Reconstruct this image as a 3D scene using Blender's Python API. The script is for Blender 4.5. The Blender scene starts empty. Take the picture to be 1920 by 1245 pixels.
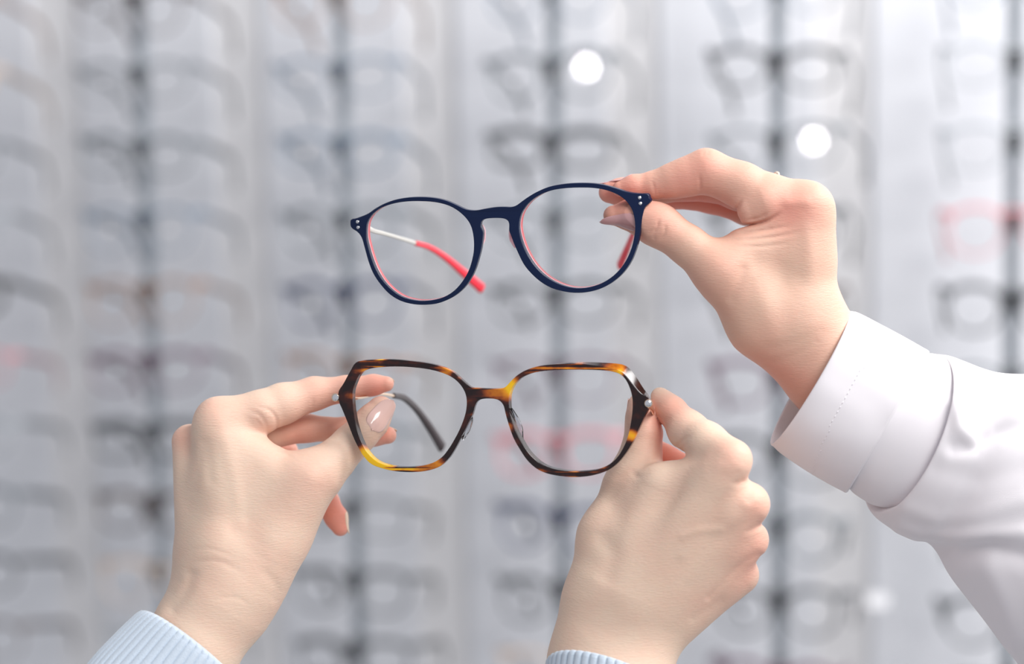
import bpy, math, random
import numpy as np
from mathutils import Vector, Matrix
from mathutils.geometry import tessellate_polygon

sc = bpy.context.scene
# ------------------------------------------------------------------ camera
FPX = 3733.3                      # focal length in pixels of a 1920 px wide frame (70 mm on 36 mm)
PITCH, ROLL = 0.12756, -0.02042
FOC = 0.90                        # metres from the lens to the plane of the held frames
K = FOC / FPX                     # metres per pixel in that plane
CAM = Vector((0, 0, 1.62))
_f = Vector((0, math.cos(PITCH), -math.sin(PITCH)))
_u = Vector((0, math.sin(PITCH), math.cos(PITCH)))
_r = Vector((1, 0, 0))
RI = _r * math.cos(ROLL) + _u * math.sin(ROLL)
UP = -_r * math.sin(ROLL) + _u * math.cos(ROLL)
FW = _f
cd = bpy.data.cameras.new('camera')
cam = bpy.data.objects.new('camera', cd)
sc.collection.objects.link(cam)
cam.matrix_world = Matrix(((RI.x, UP.x, -FW.x, CAM.x), (RI.y, UP.y, -FW.y, CAM.y),
                           (RI.z, UP.z, -FW.z, CAM.z), (0, 0, 0, 1)))
cd.sensor_width = 36
cd.lens = 70
cd.clip_start = 0.05
cd.dof.use_dof = True
cd.dof.focus_distance = FOC + 0.002
cd.dof.aperture_fstop = 3.6
sc.camera = cam

# ------------------------------------------------------------------ light
sc.view_settings.view_transform = 'Standard'
sc.view_settings.look = 'None'
sc.view_settings.gamma = 1
sc.view_settings.use_curve_mapping = False
sc.view_settings.exposure = 0.17
w = bpy.data.worlds.new('shop_light')
sc.world = w
w.use_nodes = True
w.node_tree.nodes['Background'].inputs[0].default_value = (0.88, 0.91, 1.0, 1)
w.node_tree.nodes['Background'].inputs[1].default_value = 0.41

def area(name, loc, target, sx, sy, power, col):
    l = bpy.data.lights.new(name, 'AREA')
    l.shape = 'RECTANGLE'; l.size = sx; l.size_y = sy; l.energy = power; l.color = col
    o = bpy.data.objects.new(name, l)
    sc.collection.objects.link(o)
    o.location = loc
    o.rotation_euler = (Vector(target) - Vector(loc)).to_track_quat('-Z', 'Y').to_euler()
    return o
area('ceiling_light', (0.85, -0.35, 2.6), (0.12, 0.9, 1.5), 1.0, 0.8, 21, (1, 0.985, 0.96))
area('added_wall_light', (1.3, 1.0, 2.6), (0.4, 2.1, 1.5), 1.2, 0.5, 39, (1, 0.98, 0.98))  # unseen lamp added to brighten the display wall

# ------------------------------------------------------------------ helpers
def P(px, py, d=0.0):
    """point seen at (px, py) of the 1920x1245 frame, d pixels-worth of depth behind the focus plane"""
    D = FOC + d * K
    return CAM + RI * ((px - 960) / FPX * D) - UP * ((py - 622.5) / FPX * D) + FW * D

def Pn(a):
    a = np.asarray(a, float)
    D = FOC + a[..., 2] * K
    ri, up, fw = (np.array(v) for v in (RI, UP, FW))
    return (np.array(CAM) + ((a[..., 0] - 960) / FPX * D)[..., None] * ri
            - ((a[..., 1] - 622.5) / FPX * D)[..., None] * up + D[..., None] * fw)

def mat(name, col, rough=0.5, metal=0.0, **kw):
    m = bpy.data.materials.new(name)
    m.use_nodes = True
    b = m.node_tree.nodes['Principled BSDF']
    b.inputs['Base Color'].default_value = (*col, 1)
    b.inputs['Roughness'].default_value = rough
    b.inputs['Metallic'].default_value = metal
    for k, v in kw.items():
        b.inputs[k.replace('_', ' ')].default_value = v
    return m

def add_bump(m, scale, strength, dist=0.001, kind='noise', detail=3, stretch=None):
    nt = m.node_tree; b = nt.nodes['Principled BSDF']
    tc = nt.nodes.new('ShaderNodeTexCoord'); mp = nt.nodes.new('ShaderNodeMapping')
    nt.links.new(tc.outputs['Object'], mp.inputs['Vector'])
    if stretch: mp.inputs['Scale'].default_value = stretch
    t = nt.nodes.new('ShaderNodeTexNoise'); t.inputs['Scale'].default_value = scale
    t.inputs['Detail'].default_value = detail
    nt.links.new(mp.outputs[0], t.inputs['Vector'])
    bp = nt.nodes.new('ShaderNodeBump'); bp.inputs['Strength'].default_value = strength
    bp.inputs['Distance'].default_value = dist
    nt.links.new(t.outputs[0], bp.inputs['Height'])
    prev = b.inputs['Normal'].links
    if prev: nt.links.new(prev[0].from_socket, bp.inputs['Normal'])
    nt.links.new(bp.outputs[0], b.inputs['Normal'])

def link(o, parent=None):
    sc.collection.objects.link(o)
    if parent is not None:
        o.parent = parent

def tag(o, label=None, cat=None, group=None, kind=None):
    for k, v in (('label', label), ('category', cat), ('group', group), ('kind', kind)):
        if v: o[k] = v
    return o

def empty(name, loc):
    o = bpy.data.objects.new(name, None)
    o.empty_display_size = 0.02
    o.location = loc
    link(o)
    return o

def root_loc(o):
    l = Vector((0, 0, 0))
    while o is not None:
        l = l + o.location; o = o.parent
    return l

def mesh(name, verts, faces, m, parent=None, smooth=True, angle=None, loc=None):
    """verts in world space; the object sits at loc (or on its parent)"""
    base = root_loc(parent) if parent is not None else Vector(loc or (0, 0, 0))
    me = bpy.data.meshes.new(name)
    v = np.asarray(verts, float) - np.array(base)
    me.from_pydata(v.tolist(), [], faces if isinstance(faces, list) else faces.tolist())
    me.materials.append(m)
    me.polygons.foreach_set('use_smooth', [smooth] * len(me.polygons))
    if angle is not None:
        me.set_sharp_from_angle(angle=math.radians(angle))
    me.update()
    o = bpy.data.objects.new(name, me)
    if parent is None: o.location = base
    link(o, parent)
    return o

def catmull(pts, n=8, closed=False):
    p = np.asarray(pts, float); N = len(p); out = []
    segs = N if closed else N - 1
    for i in range(segs):
        if closed: a, b, c, e = p[(i-1) % N], p[i], p[(i+1) % N], p[(i+2) % N]
        else: a, b, c, e = p[max(i-1, 0)], p[i], p[i+1], p[min(i+2, N-1)]
        for j in range(n):
            t = j / n
            out.append(0.5*((2*b) + (-a+c)*t + (2*a-5*b+4*c-e)*t*t + (-a+3*b-3*c+e)*t**3))
    if not closed: out.append(p[-1])
    return np.array(out)

def resample(p, n, closed=True):
    p = np.asarray(p, float)
    q = np.vstack([p, p[:1]]) if closed else p
    s = np.r_[0, np.cumsum(np.linalg.norm(np.diff(q, axis=0), axis=1))]
    t = np.linspace(0, s[-1], n + 1)[:-1] if closed else np.linspace(0, s[-1], n)
    return np.stack([np.interp(t, s, q[:, i]) for i in range(q.shape[1])], 1)

def sweep(path, ra, rb, up, nseg=10, closed=False, cap=True, power=1.0):
    """tube with elliptical section: ra along up, rb across; world points"""
    path = np.asarray(path, float); n = len(path)
    ra = np.broadcast_to(np.asarray(ra, float), (n,)); rb = np.broadcast_to(np.asarray(rb, float), (n,))
    up = np.asarray(up, float)
    V = []; Fc = []
    for i in range(n):
        if closed: t = path[(i+1) % n] - path[i-1]
        else: t = path[min(i+1, n-1)] - path[max(i-1, 0)]
        t = t / np.linalg.norm(t)
        u = (up[i] if up.ndim == 2 else up); u = u - t*np.dot(u, t); u = u/np.linalg.norm(u)
        s = np.cross(t, u)
        for j in range(nseg):
            a = 2*math.pi*j/nseg
            c, q = math.cos(a), math.sin(a)
            c = math.copysign(abs(c)**power, c); q = math.copysign(abs(q)**power, q)
            V.append(path[i] + u*ra[i]*c + s*rb[i]*q)
    for i in range(n if closed else n-1):
        for j in range(nseg):
            a = i*nseg + j; b = i*nseg + (j+1) % nseg
            i2 = (i+1) % n
            Fc.append([a, b, i2*nseg + (j+1) % nseg, i2*nseg + j])
    if cap and not closed:
        Fc.append(list(range(nseg))[::-1]); Fc.append([(n-1)*nseg + j for j in range(nseg)])
    return np.array(V), Fc

def join(parts):
    V = []; Fc = []; o = 0
    for v, f in parts:
        V.append(np.asarray(v, float)); Fc += [[i + o for i in q] for q in (f if isinstance(f, list) else f.tolist())]
        o += len(v)
    return np.vstack(V), Fc

def disc(c, nrm, r, h, n=20, dome=0.0):
    """short cylinder with its base at c, rising h along nrm, slightly domed"""
    c = np.array(c); nrm = np.array(nrm, float); nrm /= np.linalg.norm(nrm)
    a = np.cross(nrm, [0, 0, 1.0]); a /= np.linalg.norm(a); b = np.cross(nrm, a)
    V = []; Fc = []
    rows = [(r, 0), (r, h*0.8), (r*0.9, h), (r*0.5, h+dome*0.75), (0.02*r, h+dome)]
    for rr, hh in rows:
        for j in range(n):
            t = 2*math.pi*j/n
            V.append(c + nrm*hh + a*rr*math.cos(t) + b*rr*math.sin(t))
    for i in range(len(rows)-1):
        for j in range(n):
            Fc.append([i*n+j, i*n+(j+1) % n, (i+1)*n+(j+1) % n, (i+1)*n+j])
    Fc.append([j for j in range(n)][::-1]); Fc.append([(len(rows)-1)*n+j for j in range(n)])
    return np.array(V), Fc

# ------------------------------------------------------------------ materials
def glass_mat(name, tint=(1, 1, 1), ior=1.5, rough=0.0, gloss=1.0):
    m = bpy.data.materials.new(name); m.use_nodes = True
    nt = m.node_tree; nt.nodes.clear()
    out = nt.nodes.new('ShaderNodeOutputMaterial'); mx = nt.nodes.new('ShaderNodeMixShader')
    tr = nt.nodes.new('ShaderNodeBsdfTransparent'); tr.inputs[0].default_value = (*tint, 1)
    gl = nt.nodes.new('ShaderNodeBsdfGlossy'); gl.inputs['Roughness'].default_value = rough
    gl.inputs[0].default_value = (gloss, gloss, gloss, 1)
    fr = nt.nodes.new('ShaderNodeFresnel'); fr.inputs[0].default_value = ior
    nt.links.new(fr.outputs[0], mx.inputs[0]); nt.links.new(tr.outputs[0], mx.inputs[1])
    nt.links.new(gl.outputs[0], mx.inputs[2]); nt.links.new(mx.outputs[0], out.inputs[0])
    return m

M = {}
M['lens'] = glass_mat('coated_lens', (0.995, 0.998, 1.0), 1.2, gloss=0.3)
M['demo_lens'] = glass_mat('demo_lens', (0.99, 0.99, 0.99), 1.45)
M['pad'] = glass_mat('clear_plastic', (0.85, 0.86, 0.88), 1.45)
M['navy'] = mat('navy_acetate', (0.003, 0.010, 0.042), 0.18, IOR=1.36)
M['red_laminate'] = mat('coral_red_acetate', (0.78, 0.09, 0.11), 0.2, Subsurface_Weight=0.0)
M['red_tip'] = mat('red_temple_tip', (0.83, 0.035, 0.06), 0.35)
M['pale_line'] = mat('pale_pink_acetate', (0.85, 0.55, 0.60), 0.15)
M['steel'] = mat('brushed_steel', (0.72, 0.72, 0.74), 0.28, 1.0)
M['pale_metal'] = mat('pale_satin_metal', (0.66, 0.65, 0.60), 0.35, 0.6)
M['gold'] = mat('rose_gold', (0.86, 0.66, 0.50), 0.2, 1.0)
M['crystal'] = mat('white_crystal', (0.85, 0.85, 0.87), 0.04, 0.9)
M['dark_tip'] = mat('dark_temple_tip', (0.045, 0.033, 0.035), 0.25)
M['rod'] = mat('grey_rod', (0.42, 0.46, 0.50), 0.35, 0.3)
M['clip'] = mat('charcoal_clip', (0.02, 0.023, 0.028), 0.4)

# tortoise shell: spots ride on the mesh, broken up by noise
def tort_mat():
    m = mat('tortoiseshell_acetate', (0.05, 0.01, 0.005), 0.12, IOR=1.5)
    nt = m.node_tree; b = nt.nodes['Principled BSDF']
    at = nt.nodes.new('ShaderNodeAttribute'); at.attribute_name = 'amber'
    tc = nt.nodes.new('ShaderNodeTexCoord')
    n1 = nt.nodes.new('ShaderNodeTexNoise'); n1.inputs['Scale'].default_value = 190; n1.inputs['Detail'].default_value = 2
    nt.links.new(tc.outputs['Object'], n1.inputs['Vector'])
    ma = nt.nodes.new('ShaderNodeMath'); ma.operation = 'MULTIPLY_ADD'
    ma.inputs[1].default_value = 0.8; ma.inputs[2].default_value = -0.44
    nt.links.new(n1.outputs[0], ma.inputs[0])
    ad = nt.nodes.new('ShaderNodeMath'); ad.operation = 'ADD'
    nt.links.new(ma.outputs[0], ad.inputs[0]); nt.links.new(at.outputs['Fac'], ad.inputs[1])
    rp = nt.nodes.new('ShaderNodeValToRGB')
    e = rp.color_ramp.elements
    e[0].position = 0.08; e[0].color = (0.012, 0.004, 0.004, 1)
    e[1].position = 1.0; e[1].color = (0.80, 0.46, 0.008, 1)
    for p, c in ((0.28, (0.05, 0.009, 0.005, 1)), (0.5, (0.30, 0.065, 0.009, 1)), (0.76, (0.66, 0.23, 0.010, 1))):
        x = e.new(p); x.color = c
    nt.links.new(ad.outputs[0], rp.inputs[0]); nt.links.new(rp.outputs[0], b.inputs['Base Color'])
    return m
M['tortoise'] = tort_mat()

def skin_mat(name='skin', pale=(0.77, 0.58, 0.45, 1), rosy=(0.82, 0.33, 0.25, 1)):
    m = mat(name, (0.8, 0.55, 0.42), 0.5, Subsurface_Weight=0.14, Subsurface_Scale=0.004, IOR=1.4)
    nt = m.node_tree; b = nt.nodes['Principled BSDF']
    b.inputs['Subsurface Radius'].default_value = (1.0, 0.35, 0.2)
    b.inputs['Specular IOR Level'].default_value = 0.4
    at = nt.nodes.new('ShaderNodeAttribute'); at.attribute_name = 'flush'
    tc = nt.nodes.new('ShaderNodeTexCoord')
    n1 = nt.nodes.new('ShaderNodeTexNoise'); n1.inputs['Scale'].default_value = 70; n1.inputs['Detail'].default_value = 4
    nt.links.new(tc.outputs['Object'], n1.inputs['Vector'])
    mr = nt.nodes.new('ShaderNodeMapRange'); mr.inputs[1].default_value = 0.35; mr.inputs[2].default_value = 0.7
    mr.inputs[3].default_value = 0.0; mr.inputs[4].default_value = 0.13
    nt.links.new(n1.outputs[0], mr.inputs[0])
    ad = nt.nodes.new('ShaderNodeMath'); ad.operation = 'ADD'; ad.use_clamp = True
    nt.links.new(at.outputs['Fac'], ad.inputs[0]); nt.links.new(mr.outputs[0], ad.inputs[1])
    mx = nt.nodes.new('ShaderNodeMix'); mx.data_type = 'RGBA'
    mx.inputs['A'].default_value = pale; mx.inputs['B'].default_value = rosy
    nt.links.new(ad.outputs[0], mx.inputs['Factor'])
    nt.links.new(mx.outputs['Result'], b.inputs['Base Color'])
    # fine cross lines and pores
    mp = nt.nodes.new('ShaderNodeMapping'); mp.inputs['Scale'].default_value = (0.55, 0.55, 2.6)
    nt.links.new(tc.outputs['Object'], mp.inputs['Vector'])
    n2 = nt.nodes.new('ShaderNodeTexNoise'); n2.inputs['Scale'].default_value = 520; n2.inputs['Detail'].default_value = 5
    n2.inputs['Roughness'].default_value = 0.6
    nt.links.new(mp.outputs[0], n2.inputs['Vector'])
    v = nt.nodes.new('ShaderNodeTexVoronoi'); v.inputs['Scale'].default_value = 900
    nt.links.new(mp.outputs[0], v.inputs['Vector'])
    a2 = nt.nodes.new('ShaderNodeMath'); a2.operation = 'MULTIPLY_ADD'; a2.inputs[1].default_value = 0.35
    nt.links.new(v.outputs['Distance'], a2.inputs[0]); nt.links.new(n2.outputs[0], a2.inputs[2])
    bp = nt.nodes.new('ShaderNodeBump'); bp.inputs['Strength'].default_value = 0.5; bp.inputs['Distance'].default_value = 0.00035
    nt.links.new(a2.outputs[0], bp.inputs['Height']); nt.links.new(bp.outputs[0], b.inputs['Normal'])
    return m
M['skin'] = skin_mat()
M['skin_rosy'] = skin_mat('rosy_skin', (0.70, 0.485, 0.365, 1), (0.78, 0.30, 0.235, 1))
M['nail_mauve'] = mat('mauve_nail_polish', (0.62, 0.34, 0.34), 0.12, Coat_Weight=0.6)
M['nail_pearl'] = mat('pearly_pink_nail', (0.86, 0.57, 0.50), 0.12, Coat_Weight=0.8)
M['nail_bare'] = mat('bare_nail', (0.82, 0.62, 0.46), 0.25)

def twill_mat():
    m = mat('white_twill', (0.86, 0.82, 0.85), 0.85, Sheen_Weight=0.1)
    nt = m.node_tree; b = nt.nodes['Principled BSDF']
    uv = nt.nodes.new('ShaderNodeUVMap')
    wv = nt.nodes.new('ShaderNodeTexWave'); wv.bands_direction = 'DIAGONAL'
    wv.inputs['Scale'].default_value = 60; wv.inputs['Distortion'].default_value = 0.3
    nt.links.new(uv.outputs[0], wv.inputs['Vector'])
    bp = nt.nodes.new('ShaderNodeBump'); bp.inputs['Strength'].default_value = 0.35; bp.inputs['Distance'].default_value = 0.0003
    nt.links.new(wv.outputs[0], bp.inputs['Height']); nt.links.new(bp.outputs[0], b.inputs['Normal'])
    return m
M['twill'] = twill_mat()
M['thread'] = mat('white_thread', (0.78, 0.74, 0.78), 0.8)
M['knit'] = mat('pale_blue_knit', (0.56, 0.64, 0.73), 0.95, Sheen_Weight=0.5)
add_bump(M['knit'], 1800, 0.5, 0.0004, detail=3)

# ------------------------------------------------------------------ the shop wall and its display
WD, WYAW, U0, PC, V0, PR = 2.0, 0.24889, -0.40252, 0.22327, 0.0893, 0.07627
WU = Vector((math.cos(WYAW), -math.sin(WYAW), 0)); WN = Vector((math.sin(WYAW), math.cos(WYAW), 0)); WZ = Vector((0, 0, 1))
def W(u, v, n=0.0):
    """u along the wall, v up, n behind the plane of the displayed frames"""
    return CAM + Vector((0, WD, 0)) + WU*u + WZ*v + WN*n

def wbox(u0, u1, v0, v1, n0, n1, bev=0.0):
    V = []; Fc = []
    b = bev
    rings = [(n1, 0), (n0 + b, 0), (n0, b)]
    for n, i in rings:
        V += [W(u0+i, v0+i, n), W(u1-i, v0+i, n), W(u1-i, v1-i, n), W(u0+i, v1-i, n)]
    for k in range(2):
        for j in range(4):
            Fc.append([k*4+j, k*4+(j+1) % 4, (k+1)*4+(j+1) % 4, (k+1)*4+j])
    Fc += [[0, 3, 2, 1], [8, 9, 10, 11]]
    return np.array([list(x) for x in V]), Fc

M['wall'] = mat('warm_grey_wall', (0.81, 0.80, 0.805), 0.7)
add_bump(M['wall'], 30, 0.1)
M['panel'] = mat('white_display_panel', (0.80, 0.81, 0.845), 0.45)
nt = M['panel'].node_tree
WALLN = 0.17
v, f = wbox(-1.6, 1.5, -1.62, 1.1, WALLN, WALLN + 0.1)
tag(mesh('wall_back', v, f, M['wall'], smooth=False, loc=W(0, -1.62, WALLN)), kind='structure')
flo = [CAM + Vector(p) for p in ((-3, -2.5, -1.62), (3, -2.5, -1.62), (3, 3.0, -1.62), (-3, 3.0, -1.62))]
M['floor'] = mat('light_grey_floor', (0.5, 0.5, 0.5), 0.5); add_bump(M['floor'], 12, 0.1)
tag(mesh('floor', np.array([list(p) for p in flo]), [[0, 1, 2, 3]], M['floor'], smooth=False), kind='structure')

RODN = ['rod at the left edge', 'rod left of the hands', 'rod behind the left lenses', 'rod behind the right lenses', 'rod behind the raised wrist', 'rod at the right edge']
ROWS = range(0, 10)
for c in range(-1, 5):
    u = U0 + c*PC
    v, f = wbox(u-0.06-0.083, u-0.06+0.083, -0.95, 0.45, WALLN-0.006, WALLN-0.001, 0.002)
    o = mesh('display_board', v, f, M['panel'], smooth=False, loc=W(u-0.06, -0.95, WALLN))
    tag(o, 'tall white display board behind the %s' % (RODN[c+1]), 'board', 'white display boards')
    t = empty('display_rod', W(u, -0.9, 0.02))
    tag(t, 'grey vertical %s carrying rows of eyeglasses' % RODN[c+1], 'rod', 'vertical display rods')
    pth = [W(u, vv, 0.022) for vv in np.linspace(-0.9, 0.4, 8)]
    v, f = sweep([list(p) for p in pth], 0.0072, 0.005, list(WU), 12, power=0.6)
    mesh('pole', v, f, M['rod'], t)
    for vv in (-0.86, 0.36):
        v, f = sweep([list(W(u, vv, 0.02)), list(W(u, vv, WALLN-0.016))], 0.005, 0.005, (0, 0, 1), 12)
        mesh('bracket', v, f, M['rod'], t)
    for r in ROWS:
        vc = V0 - r*PR
        a = sweep([list(W(u, vc-0.003, 0.018)), list(W(u, vc-0.005, 0.004)), list(W(u, vc-0.002, -0.004))], [0.008, 0.007, 0.005], [0.008, 0.006, 0.004], (0, 0, 1), 12)
        b = sweep([list(W(u, vc-0.016, 0.012)), list(W(u, vc+0.008, 0.010))], 0.0075, 0.0065, list(WU), 12)
        v, f = join([a, b])
        mesh('nose_rest', v, f, M['clip'], t)

# shop eyeglasses: five front shapes
def rim_shape(style):
    n = 40; t = np.linspace(0, 2*math.pi, n, endpoint=False)
    if style == 'round': a, b, p = 0.0235, 0.0215, 1.0
    elif style == 'panto': a, b, p = 0.0250, 0.0225, 0.86
    elif style == 'rectangular': a, b, p = 0.0268, 0.0180, 0.66
    elif style == 'oval': a, b, p = 0.0265, 0.0198, 0.92
    else: a, b, p = 0.0262, 0.0212, 0.75
    x = a*np.sign(np.cos(t))*np.abs(np.cos(t))**p
    y = b*np.sign(np.sin(t))*np.abs(np.sin(t))**p
    if style in ('panto', 'square'): x = x*(1 + 0.10*y/b)
    return np.stack([x, y], 1)

G = {}
def gl_meshes(style, thick):
    """local frame: x across, y back towards the wall, z up; the bridge at the origin"""
    key = (style, thick)
    if key in G: return G[key]
    sh = rim_shape(style); res = {}
    cx = 0.0345
    zt0 = sh[:, 1].max(); zc = zt0 - 0.0085
    r = {'thin': 0.0012, 'medium': 0.0018, 'thick': 0.0027}[thick]
    def me(name, vf, smooth=True):
        m_ = bpy.data.meshes.new(name); m_.from_pydata([list(map(float, q)) for q in vf[0]], [], vf[1])
        m_.polygons.foreach_set('use_smooth', [smooth]*len(m_.polygons)); m_.materials.append(M['clip']); m_.set_sharp_from_angle(angle=math.radians(50)); return m_
    parts = []
    for s in (-1, 1):
        pts = np.array([[s*(cx + x), 0.10*(abs(cx+x))**2*2, z - zc] for x, z in sh])
        parts.append(sweep(pts, r*1.25, r, (0, 1, 0), 8, closed=True))
        top = np.array([[s*(cx + x), 0.10*(abs(cx+x))**2*2 - 0.0002, z - zc] for x, z in sh if z > zt0*0.35])
        top = top[np.argsort(top[:, 0])]
        parts.append(sweep(top, r*1.2, r*1.8, (0, 1, 0), 8))
    zt = sh[:, 1].max()
    parts.append(sweep([(-0.0125, .0005, 0.0015), (0, -0.0015, 0.0048), (0.0125, .0005, 0.0015)], r*1.2, r*1.6, (0, 1, 0), 8))
    for s in (-1, 1):
        parts.append(sweep([(s*0.0590, .0006, 0.003), (s*0.066, .003, 0.0055), (s*0.0676, .012, 0.0055)], 0.0026+r*0.8, 0.0018+r*0.8, (0, 0, 1), 8))
    res['front_frame'] = me('front_frame', join(parts))
    for s in (-1, 1):
        pts = [(s*(cx + x*0.97), 0.10*(abs(cx+x*0.97))**2*2, z*0.97 - zc) for x, z in sh]
        n = len(pts); yc = 0.10*cx**2*2; V = []; Fc = []
        for sd in (0, 1):
            for q in (1, .66, .33, .02):
                for x, y, z in pts:
                    xx, zz = s*cx + (x-s*cx)*q, -zc + (z+zc)*q
                    V.append((xx, yc + ((xx-s*cx)**2+(zz+zc)**2)/(2*1.4) + sd*0.0012, zz))
        for sd in (0, 1):
            for k in range(3):
                for i in range(n):
                    a = sd*4*n+k*n; f4 = [a+i, a+(i+1) % n, a+n+(i+1) % n, a+n+i]
                    Fc.append(f4 if not sd else f4[::-1])
        Fc += [[i, 4*n+i, 4*n+(i+1) % n, (i+1) % n] for i in range(n)]
        Fc += [[3*n+i for i in range(n)], [7*n+i for i in range(n)][::-1]]
        res['lens%d' % s] = me('lens', (np.array(V), Fc))
        pth = catmull([(s*0.0672, .006, 0.0055), (s*0.0680, .04, 0.0035), (s*0.0672, .085, 0.001), (s*0.0655, .108, -0.004), (s*0.062, .125, -0.017), (s*0.059, .134, -0.031)], 5)
        q = np.linspace(0, 1, len(pth))
        res['temple%d' % s] = me('temple', sweep(pth, 0.0032 + 0.0003*q + (0.0008 if thick != 'thin' else 0), 0.0017+0.0003*q, (0, -0.2, 1), 8))
    G[key] = res
    return res

COL = {'gunmetal grey': (0.10, 0.115, 0.13), 'black': (0.012, 0.013, 0.016), 'dark grey': (0.045, 0.05, 0.058), 'silver grey': (0.25, 0.27, 0.29),
       'tan brown': (0.22, 0.12, 0.075), 'dark brown': (0.05, 0.032, 0.03), 'plum': (0.09, 0.045, 0.075), 'wine red': (0.30, 0.03, 0.045),
       'navy blue': (0.02, 0.03, 0.075), 'rose pink': (0.45, 0.17, 0.19), 'slate blue': (0.10, 0.14, 0.19), 'beige': (0.42, 0.33, 0.27)}
CM = {k: mat(k.replace(' ', '_') + '_frame', tuple(0.04 + 1.5*q for q in v), 0.3) for k, v in COL.items()}
TM = {k: mat(k.replace(' ', '_') + '_temple', tuple(0.015 + 0.8*q for q in v), 0.35) for k, v in COL.items()}
M['tag'] = mat('white_price_tag', (0.86, 0.86, 0.88), 0.8)
# style, thickness, colour for each row of each rod, topmost first
DISP = {
 -1: ['oval thin tan brown', 'oval medium beige', 'rectangular thin gunmetal grey', 'oval thin silver grey', 'rectangular thick black', 'rectangular thin rose pink', 'oval medium silver grey', 'square medium gunmetal grey', 'oval medium dark grey', 'oval thin dark brown'],
 0: ['panto thin dark brown', 'oval thin gunmetal grey', 'oval medium gunmetal grey', 'panto thin slate blue', 'panto thin tan brown', 'oval medium plum', 'rectangular thick dark grey', 'oval medium dark brown', 'panto thin beige', 'square thin silver grey'],
 1: ['panto thin tan brown', 'oval thin slate blue', 'oval medium slate blue', 'panto medium gunmetal grey', 'panto medium navy blue', 'oval thin tan brown', 'square medium gunmetal grey', 'rectangular thin dark grey', 'square medium dark grey', 'rectangular medium dark grey'],
 2: ['panto thin slate blue', 'panto medium gunmetal grey', 'rectangular thick dark grey', 'oval thin gunmetal grey', 'oval medium dark grey', 'square thin plum', 'square medium rose pink', 'panto medium navy blue', 'panto medium dark grey', 'oval thin beige'],
 3: ['panto thin slate blue', 'oval medium dark grey', 'square thin gunmetal grey', 'panto medium dark grey', 'panto thin dark brown', 'square medium plum', 'square medium dark grey', 'panto medium gunmetal grey', 'panto medium dark grey', 'oval medium plum'],
 4: ['panto thin slate blue', 'oval thin silver grey', 'square thin silver grey', 'panto thin rose pink', 'panto medium dark grey', 'panto thin gunmetal grey', 'panto medium slate blue', 'panto medium dark grey', 'panto medium dark grey', 'oval medium black'],
}
ORD = ['topmost', 'second from the top', 'third from the top', 'fourth from the top', 'fifth from the top', 'sixth from the top', 'seventh from the top', 'eighth from the top', 'ninth from the top', 'lowest']
rnd = random.Random(4); shopg = {}
yawq = math.pi  # unused turn of the frames: they face the shopper
for c in range(-1, 5):
    for r in ROWS:
        if c == -1 and r == 0: pass
        s_ = DISP[c][r].split(' '); style, thick, colr = s_[0], s_[1], ' '.join(s_[2:])
        ms = gl_meshes(style, thick)
        t = empty('eyeglasses', W(U0 + c*PC, V0 - r*PR, 0.0))
        t.rotation_euler = Matrix((WU, WN, WZ)).transposed().to_euler()
        t.rotation_euler.rotate_axis('X', math.radians(-11 + rnd.uniform(-3, 2)))
        t.rotation_euler.rotate_axis('Z', math.radians(rnd.uniform(-3, 3)))
        t.rotation_euler.rotate_axis('Y', math.radians(rnd.uniform(-2.5, 2.5)))
        tag(t, '%s %s eyeglasses, %s on the %s' % (colr, 'rimmed' if thick != 'thin' else 'thin-rimmed', ORD[r], RODN[c+1]), 'eyeglasses', 'eyeglasses on the display wall')
        shopg[(c, r)] = t
        for nm, k in (('front_frame', 'front_frame'), ('lens', 'lens-1'), ('lens', 'lens1'), ('temple', 'temple-1'), ('temple', 'temple1')):
            o = bpy.data.objects.new(nm, ms[k]); link(o, t)
            o.material_slots[0].link = 'OBJECT'
            o.material_slots[0].material = M['demo_lens'] if nm == 'lens' else (TM if nm == 'temple' else CM)[colr]

def lens_normal(t):
    R_ = t.rotation_euler.to_matrix()
    return (R_ @ Vector((0, -1, 0))).normalized(), t.location + R_ @ Vector((0.040, 0.002, 0.002))
n_, p_ = lens_normal(shopg[(2, 1)])
cdir = (CAM - p_).normalized()
GLINTP = p_ + (2*n_.dot(cdir)*n_ - cdir).normalized()*1.75
t = shopg[(3, 2)]
for _ in range(4):
    n_, p_ = lens_normal(t)
    want = ((CAM-p_).normalized() + (GLINTP-p_).normalized()).normalized()
    t.rotation_euler = (n_.rotation_difference(want).to_matrix() @ t.rotation_euler.to_matrix()).to_euler()
l = bpy.data.lights.new('glint_lamp', 'AREA'); l.shape = 'DISK'; l.size = 0.06; l.energy = 0.7  # unseen lamp added so its reflection glints in two shop lenses
o = bpy.data.objects.new('glint_lamp', l); sc.collection.objects.link(o); o.location = GLINTP
o.rotation_euler = (Vector((0.2, 1.9, 1.6)) - GLINTP).to_track_quat('-Z', 'Y').to_euler()
for (c, r), lx in {(3, 8): 0.088, (0, 7): -0.052, (0, 8): -0.05}.items():
    t = shopg[(c, r)]
    v, f = wbox(0, 0.024, 0, 0.013, 0, 0.0006)
    m_ = bpy.data.meshes.new('price_tag')
    q = [(lx + dx, 0.010 + dy, -0.008 + dz) for dx, dy, dz in ((0, 0, 0), (.02, .003, 0), (.02, .003, .014), (0, 0, .014), (0, .0006, 0), (.02, .0036, 0), (.02, .0036, .014), (0, .0006, .014))]
    if 1:
        m_.from_pydata(q, [], [(0, 1, 2, 3), (7, 6, 5, 4), (0, 4, 5, 1), (1, 5, 6, 2), (2, 6, 7, 3), (3, 7, 4, 0)])
        m_.materials.append(M['tag']); o = bpy.data.objects.new('price_tag', m_); link(o, t)

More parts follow.
